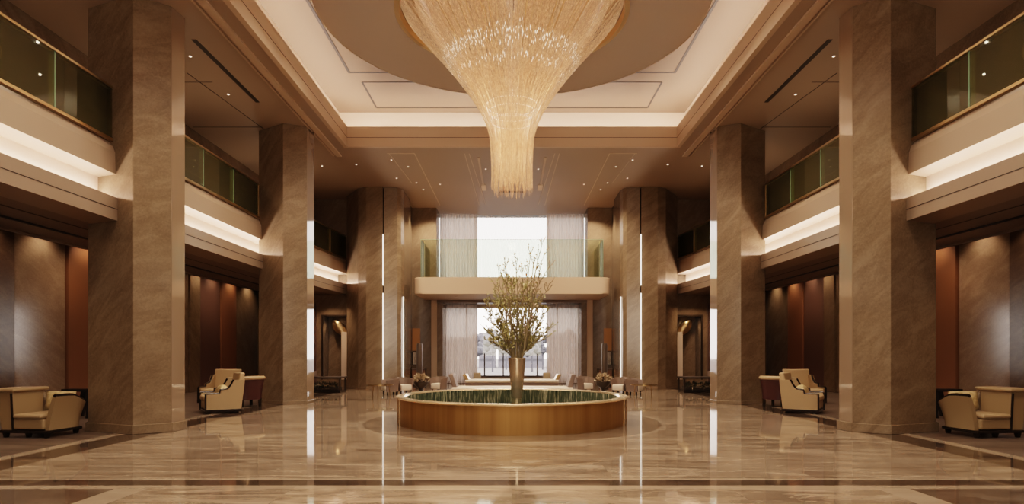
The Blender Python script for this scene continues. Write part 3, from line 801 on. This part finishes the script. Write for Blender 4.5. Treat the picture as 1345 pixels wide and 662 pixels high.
def boxy_armchair(label):
    """cream club chair, stepped black-edged sides, high back slab"""
    t = thing('club_armchair', (0, 0, 0), label, 'armchair')
    w, d = .86, .84
    prof = [(-.42, .10), (-.42, .47), (-.12, .47), (-.10, .56), (.06, .58), (.14, .68), (.20, .80), (.44, .82), (.42, .60), (.36, .10)]
    for sx in (-1, 1):
        mb = MB(); x0 = sx*w/2; x1 = sx*(w/2-.09)
        a = [mb.bm.verts.new((x0*(1+(z-.1)*.05), y, z)) for y, z in prof]; b = [mb.bm.verts.new((x1, y, z)) for y, z in prof]
        mb.bm.faces.new(a); mb.bm.faces.new(b[::-1])
        for i in range(len(a)): mb.bm.faces.new((a[i], b[i], b[(i+1) % len(a)], a[(i+1) % len(a)]))
        mb.build('side_panel', M['cream'], t)
        e = [(sx*(w/2-.04), y-.01, z+.012) for y, z in prof[1:7]]
        MB().tube(e, .026, 6).build('arm_trim', M['black'], t)
        MB().box(sx*(w/2-.01), sx*(w/2-.06), -.455, -.415, .05, .48).build('front_post', M['black'], t)
    MB().box(-w/2+.1, w/2-.1, -.43, .3, .11, .30, .02).build('seat_front', M['cream'], t)
    MB().box(-w/2+.1, w/2-.1, -.46, .3, .305, .43, .04, 3).build('seat_cushion', M['cream_light'], t, smooth=True)
    mb = MB(); mb.prism([(-.38, .22), (.38, .22), (.38, .36), (-.38, .36)], .3, .98, .03, top=[(-.41, .34), (.41, .34), (.41, .46), (-.41, .46)]); mb.build('backrest', M['cream_light'], t)
    MB().box(-w/2-.01, w/2+.01, -.44, .38, .03, .10, .008).build('base', M['black'], t)
    for x in (-.3, .3):
        for y in (-.32, .28): MB().box(x-.04, x+.04, y-.04, y+.04, 0, .035).build('leg', M['black'], t)
    return t
def tub_dark(label):
    t = thing('tub_armchair', (0, 0, 0), label, 'armchair')
    w, d = .72, .7; path = dense(u_path(w, d, .3))
    mb, top = shell(path, lambda u: .78 - .06*abs(2*u-1)**2, .2, .08, .14)
    mb.build('shell', M['maroon'], t, smooth=True)
    MB().tube([p+Vector((0, 0, .01)) for p in top], .058, 10).build('rolled_top', M['cream_light'], t, smooth=True)
    MB().box(-w/2+.08, w/2-.08, -d/2-.02, d/2-.1, .22, .44, .04, 3).build('seat_cushion', M['cream'], t, smooth=True)
    for x in (-.25, .25):
        for y in (-.28, .24): MB().box(x-.03, x+.03, y-.03, y+.03, 0, .22).build('leg', M['black'], t)
    return t
def put(o, x, y, rz, sx=1):
    o.location = (x, y, 0); o.rotation_euler = (0, 0, rz)
    if sx < 0: o.scale = (-1, 1, 1)
def W(px, Y): return (px-672.5)*Y/F
side_txt = {-1: 'left', 1: 'right'}
protos = []
for s, nm in SIDES:
    if s < 0:
        n1 = near_armchair('cream tub armchair with swooping black arm trim on the carpet, %s of the hall' % nm)
        n2 = boxy_armchair('cream club armchair with stepped black-edged sides between two columns, %s of the hall' % nm)
        n3 = copy_tree(n2); n3['label'] = 'tan club armchair standing behind the stepped cream armchair, %s of the hall' % nm
        n4 = tub_dark('dark maroon tub armchair with cream rolled top against the column, %s of the hall' % nm)
        protos = [n1, n2, n3, n4]
    else:
        n1, n2, n3, n4 = [copy_tree(p) for p in protos]
        for p in (n1, n2, n3, n4): p['label'] = p['label'].replace('left', 'right')
    put(n1, s*8.44, 11.3, s*.12, -s); n1.scale = (s*-.9, .9, .9)
    put(n2, s*7.22, 15.55, s*(.96), -s)
    put(n3, s*8.55, 18.3, s*.15, -s)
    put(n4, s*7.28, 17.15, s*2.3, -s)
    # cushion on the near armchair
    c = pillow(.62, .34, .18, 'cushion', M['gold_cushion'], None, (s*8.38, 11.58, .60), (-.15, 0, s*.12))
    tag(c, 'gold brocade cushion leaning in the nearer cream tub armchair, %s of the hall' % nm, 'cushion')
    c = pillow(.62, .22, .3, 'cushion', M['gold_cushion'], None, (s*7.22, 15.55, .53), (1.3, 0, s*.96))
    tag(c, 'flat gold cushion on the stepped cream armchair, %s of the hall' % nm, 'cushion')
    # black side table
    t = thing('side_table', (s*9.75, 14.3, 0), 'black open-framed side table with one slanted leg behind the armchair, %s of the hall' % nm, 'table')
    a, b_ = s*10.15, s*9.52
    MB().box(a, b_, 14.05, 14.6, .60, .66, .006).build('table_top', M['black'], t)
    for y in (14.08, 14.55):
        MB().box(s*9.60, s*9.53, y-.035, y+.035, 0, .60).build('leg', M['black'], t)
        MB().prism([(s*9.99, y-.035), (s*10.14, y-.035), (s*10.14, y+.035), (s*9.99, y+.035)] if s > 0 else [(s*10.14, y-.035), (s*9.99, y-.035), (s*9.99, y+.035), (s*10.14, y+.035)], 0, .60,
                   top=[(s*9.90, y-.035), (s*10.02, y-.035), (s*10.02, y+.035), (s*9.90, y+.035)] if s > 0 else [(s*10.02, y-.035), (s*9.90, y-.035), (s*9.90, y+.035), (s*10.02, y+.035)]).build('leg', M['black'], t)
    # low planter table near the niche
    t = thing('low_table', (s*7.0, 23.0, 0), 'low dark table with two tiers near the wall niche, %s of the hall' % nm, 'table')
    MB().box(s*6.25, s*7.75, 22.7, 23.5, .0, .10, .01).build('base', M['black'], t)
    MB().box(s*6.2, s*7.8, 22.65, 23.55, .52, .58, .012).build('table_top', M['metal_dark'], t)
    for x in (6.27, 7.73):
        for y in (22.72, 23.48): MB().box(s*x-.03, s*x+.03, y-.03, y+.03, .1, .52).build('leg', M['metal_dark'], t)
    bx_ = MB().box(s*7.25, s*7.6, 22.9, 23.2, .582, .78, .02).build('box', M['taupe'], None, (s*7.4, 23, .582))
    tag(bx_, 'small brown box on top of the low dark table, %s of the hall' % nm, 'box')
    pl = thing('planter', (s*6.9, 23.1, .1), 'dark leafy planting in a shallow trough inside the low table, %s of the hall' % nm, 'plant')
    MB().box(s*6.35, s*7.6, 22.85, 23.35, .102, .2, .01).build('trough', M['pot'], pl)
    lf = MB()
    for _ in range(240):
        p = Vector((s*random.uniform(6.4, 7.55), random.uniform(22.8, 23.35), random.uniform(.18, .3)))
        dd = Vector((random.uniform(-1, 1), random.uniform(-1, .4), random.uniform(-.1, 1))).normalized(); leaf_quad(lf, p, dd, random.uniform(.1, .22), .022)
    lf.build('leaves', M['leaf_dark'], pl)
    lf = MB()
    for _ in range(50):
        p = Vector((s*random.uniform(6.5, 7.3), random.uniform(22.75, 22.9), random.uniform(.2, .3)))
        dd = Vector((random.uniform(-1, 1), random.uniform(-1, -.2), random.uniform(-.6, .8))).normalized(); leaf_quad(lf, p, dd, random.uniform(.1, .2), .012)
    lf.build('pale_blades', M['leaf_dry'], pl)
    # golden leaf-shaped wall sculpture in the niche
    gm = MB(); ga = Vector((s*7.72, 26.9, 2.85)); gb = Vector((s*7.10, 26.75, 2.2)); pts = []; rs = []
    for k in range(11):
        u = k/10; pts.append(ga.lerp(gb, u)); rs.append(.02+.22*math.sin(PI*u)**.8)
    gm.tube(pts, rs, 12)
    go = gm.build('wall_sculpture', M['gold'], None, tuple((ga+gb)/2), True)
    tag(go, 'golden pod-shaped sculpture slanting across the top of the wall niche, %s of the hall' % nm, 'sculpture')

    # group beside the far column: tub seats, bowl of dried flowers, totem, framed picture, cabinet
    Yb = 22.6
    bw = thing('flower_bowl', (s*abs(W(553, Yb)), Yb, 0), 'dark footed bowl full of dried blooms beyond the fountain, %s of the hall' % nm, 'flower bowl')
    c = (s*abs(W(553, Yb)), Yb)
    MB().lathe([(.001, 0), (.16, 0), (.14, .04), (.06, .12), (.08, .18), (.24, .3), (.27, .42), (.25, .42), (.2, .3), (.001, .25)], c, 32).build('bowl', M['pot'], bw, smooth=True)
    fl_ = MB()
    for _ in range(170):
        a = random.uniform(0, 2*PI); e = random.uniform(0, 1.3); r = random.uniform(.15, .3)
        p = Vector((c[0]+r*math.cos(a)*math.cos(e)*1.1, c[1]+r*math.sin(a)*math.cos(e), .42+r*math.sin(e)*.9))
        dd = (p-Vector((c[0], c[1], .35))).normalized(); leaf_quad(fl_, p, dd, random.uniform(.06, .12), .03)
        if random.random() < .3: fl_.ball(p, .03, sub=1)
    fl_.build('blooms', M['leaf_dry'], bw)
    for k, (px, Yy, rz) in enumerate(((577, 23.0, .5), (530, 22.2, -.6), (513, 21.7, 1.0))):
        if s < 0 and k == 0:
            ct = thing('tub_chair', (0, 0, 0), '', 'chair')
            pth = dense(u_path(.5, .5, .2), 2); mb, tp = shell(pth, lambda u: .60-.08*abs(2*u-1), .12, .05, .1); mb.build('shell', M['taupe'], ct, smooth=True)
            MB().box(-.2, .2, -.27, .2, .14, .34, .03, 2).build('seat_cushion', M['ivory'], ct, smooth=True)
            for x in (-.18, .18):
                for y in (-.18, .18): MB().box(x-.02, x+.02, y-.02, y+.02, 0, .13).build('leg', M['black'], ct)
            seat0 = ct; o = ct
        else: o = copy_tree(seat0)
        o['label'] = '%s taupe tub chair %s, %s side' % (('small', 'low', 'little')[k], ('between flower bowl and curtain portal', 'beside the bowl, towards the far column', 'by the round glass table')[k], nm)
        o.location = (s*abs(W(px, Yy)), Yy, 0); o.rotation_euler = (0, 0, s*rz); o['group'] = 'small tub seats beyond the fountain'
    gt = thing('glass_table', (s*4.35, 20.6, 0), 'low clear glass table by the far column, %s of the hall' % nm, 'table')
    MB().lathe([(.001, .40), (.42, .40), (.42, .42), (.001, .42)], (s*4.35, 20.6), 40).build('table_top', M['glass_clear'], gt)
    MB().lathe([(.42, .395), (.435, .395), (.435, .425), (.42, .425)], (s*4.35, 20.6), 40, close=True).build('edge_ring', M['gold_dark'], gt)
    for a in (0.5, 2.6, 4.7): 
        MB().tube([(s*4.35+.34*math.cos(a), 20.6+.34*math.sin(a), 0), (s*4.35+.3*math.cos(a), 20.6+.3*math.sin(a), .40)], .014, 6).build('leg', M['gold_dark'], gt)
    Yw = 26.72
    cb = thing('low_cabinet', (s*4.14, 27.85, 0), 'low brown cabinet under the framed picture, %s of the hall' % nm, 'cabinet')
    xc = s*4.14
    MB().box(xc-.29, xc+.29, 27.68, 28.05, .08, .72, .01).build('body', M['wood_dark'], cb)
    MB().box(xc-.31, xc+.31, 27.63, 28.09, .72, .76, .006).build('top', M['soffit'], cb)
    for dx in (-.145, .145):
        dr = MB().box(xc+dx-.14, xc+dx+.14, 27.665, 27.68, .12, .68, .004).build('door', M['wood'], cb)
        MB().box(xc+dx*.25-.01, xc+dx*.25+.01, 27.645, 27.665, .36, .46).build('handle', M['gold'], dr)
    for dx in (-.26, .26):
        for yy in (27.73, 28.0): MB().box(xc+dx-.02, xc+dx+.02, yy-.02, yy+.02, 0, .08).build('foot', M['black'], cb)
    fp = thing('framed_picture', (xc, 28.05, 1.2), 'small framed abstract picture on the stone wall above the cabinet, %s of the hall' % nm, 'picture')
    xp = s*4.28
    f_ = MB()
    for a, b2, c2, d2 in ((-.2, -.17, .9, 1.5), (.17, .2, .9, 1.5), (-.2, .2, .9, .93), (-.2, .2, 1.47, 1.5)): f_.box(xp+a, xp+b2, 28.05, 28.1, c2, d2)
    f_.build('frame', M['black'], fp)
    MB().box(xp-.17, xp+.17, 28.07, 28.1, .93, 1.47).build('paper_sheet', M['paper'], fp)
    pp_ = MB()
    for k in range(9):
        xx = xp+random.uniform(-.13, .13); zz = random.uniform(1.0, 1.4); pp_.box(xx-.008, xx+.008, 28.065, 28.07, zz-.07, zz+.07)
    pp_.build('brush_marks', M['taupe'], fp)
    MB().box(s*4.12, s*4.48, 28.05, 28.1, 1.55, 2.55).build('trim_%d' % (16 if s < 0 else 17), M['amber'], None, (s*4.8, 28.07, 1.55))['kind'] = 'structure'
    tv = thing('totem_vase', (s*abs(W(551, 24.8)), 24.8, 0), 'tall dark cylindrical totem vase on a slim plinth, %s of the hall' % nm, 'vase')
    tc = (s*abs(W(551, 24.8)), 24.8)
    MB().lathe([(.001, .6), (.10, .6), (.115, .7), (.115, 1.75), (.10, 1.83), (.001, 1.83)], tc, 28).build('body', M['totem'], tv, smooth=True)
    MB().box(tc[0]-.14, tc[0]+.14, tc[1]-.14, tc[1]+.14, 0, .6, .01).build('plinth', M['metal_dark'], tv)

# rear seating: two long benches with raised ends, two small seats
def bench(name, x0, x1, Y, zs, label, endm, eh):
    t = thing(name, ((x0+x1)/2, Y, 0), label, 'sofa')
    MB().box(x0+.12, x1-.12, Y, Y+.8, .10, zs-.12, .02).build('base', M['taupe'], t)
    MB().box(x0+.10, x1-.10, Y-.04, Y+.82, zs-.115, zs, .05, 3).build('seat_cushion', M['ivory'], t, smooth=True)
    for a, sg in ((x0, -1), (x1, 1)):
        mb = MB(); b0 = a-sg*.30
        pl_ = sorted([b0, b0+sg*.14])
        p_ = [(pl_[0], Y), (pl_[1], Y), (pl_[1], Y+.78), (pl_[0], Y+.78)]
        mb.prism(p_, zs-.1, eh, .03, top=[(x+sg*.16, y) for x, y in p_]); mb.build('end_rest', endm, t)
    for x in (x0+.25, x1-.25):
        for y in (Y+.08, Y+.7): MB().box(x-.03, x+.03, y-.03, y+.03, 0, .1).build('leg', M['black'], t)
    return t
bench('long_sofa', -1.98, 2.0, 19.4, .40, 'long ivory backless sofa with dark curved ends right behind the fountain', M['taupe'], .80)
bench('long_sofa', -1.85, 1.85, 23.2, .46, 'second ivory sofa with brown ends, nearer the rear window', M['gold_dark'], .66)
ot = None
for s, nm in SIDES:
    if ot is None:
        ot = thing('window_stool', (0, 0, 0), '', 'stool')
        MB().box(-.16, .16, -.16, .16, .22, .6, .05, 3).build('seat', M['leaf_dry'], ot, smooth=True)
        for x in (-.1, .1):
            for y in (-.1, .1): MB().box(x-.02, x+.02, y-.02, y+.02, 0, .23).build('leg', M['black'], ot)
        o = ot
    else: o = copy_tree(ot)
    o['label'] = 'small patterned upholstered stool beside the window curtain, %s side' % nm; o.location = (s*1.5, 27.0, 0)

# ---------------------------------------------------------------- outside
struct('ground_outside', MB().box(-80, 80, 30.5, 200, -1.2, -.8), M['ground'])
for k in range(18):
    x = -13.5+k*1.6+random.uniform(-.2, .2); y = (62, 72, 80)[k % 3]; h = random.uniform(2.0, 4.6)
    t = thing('hazy_tree', (x, y, -.8), 'bare hazy tree in the row beyond the rear window', 'tree', 'hazy trees beyond the window')
    MB().tube([(x, y, -.8), (x, y, h*.6)], [.12, .06], 6).build('trunk', M['tree'], t)
    mb = MB()
    for _ in range(14):
        mb.ball((x+random.uniform(-.9, .9), y+random.uniform(-.8, .8), h*.35+random.uniform(0, h*.6)), random.uniform(.25, .6), sub=1)
    mb.build('crown', M['tree'], t)
for (x, w_, h, y) in ((-3.6, 2.4, 4.2, 90), (-1.0, 2.0, 3.5, 90), (3.1, 3.0, 3.4, 90), (6.5, 2.0, 4.2, 90), (-7.5, 3, 3.6, 90)):
    b = thing('distant_building', (x, y, -.8), 'pale hazy low building seen through the rear window', 'building', 'hazy buildings beyond the window')
    MB().box(x-w_/2, x+w_/2, y, y+3, -.8, h).build('wall', M['tower'], b)
    for z in range(4): MB().box(x-w_*.42, x+w_*.42, y-.05, y, .2+z*.9, .55+z*.9).build('window_band', M['tree'], b)

# ---------------------------------------------------------------- lights
def area(name, loc, rot, sx, sy, power, col=WARM, portal=False, spread=PI):
    l = bpy.data.lights.new(name, 'AREA'); l.shape = 'RECTANGLE'; l.size = sx; l.size_y = sy; l.energy = power; l.color = col; l.spread = spread
    o = bpy.data.objects.new(name, l); COL.objects.link(o); o.location = loc; o.rotation_euler = rot
    if portal: l.cycles.is_portal = True
    return o
def spot(name, loc, power, ang=1.3, col=WARM, size=.05, blend=.8, rot=(0, 0, 0)):
    l = bpy.data.lights.new(name, 'SPOT'); l.energy = power; l.color = col; l.spot_size = ang; l.spot_blend = blend; l.shadow_soft_size = size
    o = bpy.data.objects.new(name, l); COL.objects.link(o); o.location = loc; o.rotation_euler = rot
    return o
area('front_fill', (0, YF+.1, 3.6), (PI/2, 0, 0), 6, 5.0, 420, (1, .82, .66))  # added fill lamp; the wall behind the camera has no glazing
for s in (-1, 1):
    for y in (4, 9, 15, 21): spot('ceiling_fill', (s*8.3, y, ZB+.05), 45, 2.6, (1, .74, .52), .05, 1, (PI, 0, 0))  # added fill spots on the balcony ledges to brighten the ceiling
area('window_portal', (0, 30.2, 4.0), (PI/2, 0, 0), 6.8, 8, 1, portal=True)
for i, z in enumerate((8.4, 7.6, 6.9, 6.0)):
    l = bpy.data.lights.new('chandelier_bulb', 'POINT'); l.energy = (150, 90, 50, 30)[i]; l.color = (1, .74, .5); l.shadow_soft_size = .25
    o = bpy.data.objects.new('chandelier_bulb', l); COL.objects.link(o); o.location = (HC[0], HC[1], z)
for k in range(10):
    a = 2*PI*(k+.5)/10; spot('disc_fill', (HC[0]+3.5*math.cos(a), HC[1]+3.5*math.sin(a), ZD-.02), 330, 2.5, (1, .80, .62), .03)  # added spots under the disc, lighting the columns from the centre
for k in range(6): spot('recess_downlight', (-3.5+1.4*k, 7.2, ZU-.03), 300, 2.3, (1, .80, .62), .03)
# downlights over hall and lounges, plus added fill for niche and gallery
for s in (-1, 1):
    for y in (2.5, 9.0, 15.0, 21.5): spot('hall_downlight', (s*5.45, y, ZC-.1), 260, 2.2)
    for y in (9.5, 13.2, 16.4, 20, 24.5): spot('lounge_downlight', (s*10.9, y, 4.7), 60, 1.9, (1, .62, .38))
    for y in (8, 10.5, 13.9, 15.7, 17.3, 19.5, 21.5, 23.4, 24.7, 26.2, 28.0): spot('wall_washer', (s*11.45, y, 4.7), 46, 2.1, (1, .68, .44), rot=(0, s*-.12, 0))
    spot('portal_downlight', (s*3.6, 27.2, ZC-.1), 500, 2.2)
    spot('niche_fill', (s*7.5, 26.75, 2.97), 25, 2.6, (1, .70, .45))  # unseen spot added to brighten the niche
    spot('niche_downlight', (s*7.6, 25.6, 3.85), 120, 2.2, (1, .66, .42))
    for y in (8, 12, 16, 20, 24): spot('gallery_fill', (s*8.6, y, ZC-.1), 60, 2.4)  # added spots brightening the wall behind the balcony glass
    for y in (10.2, 14.6, 18.0, 22.0): spot('soffit_downlight', (s*8.7, y, Zs-.02), 60, 2.1, (1, .66, .42))
for x in (-3, 3):
    for y in (.5, 21.6, 24.2): spot('hall_downlight', (x, y, ZC-.1), 620, 2.3)
w = bpy.data.worlds.new('sky'); sc.world = w; w.use_nodes = True
bg = w.node_tree.nodes['Background']; bg.inputs[0].default_value = (1.0, .87, .79, 1); bg.inputs[1].default_value = 6

# ---------------------------------------------------------------- render look
sc.view_settings.view_transform = 'Filmic'
sc.view_settings.look = 'Medium High Contrast'
sc.view_settings.exposure = 0.42
cy = sc.cycles
cy.use_denoising = True
cy.max_bounces = 10; cy.diffuse_bounces = 5; cy.glossy_bounces = 5; cy.transparent_max_bounces = 16
cy.sample_clamp_indirect = 6; cy.sample_clamp_direct = 12; cy.caustics_reflective = False; cy.caustics_refractive = False
cy.use_adaptive_sampling = True; cy.adaptive_threshold = .02
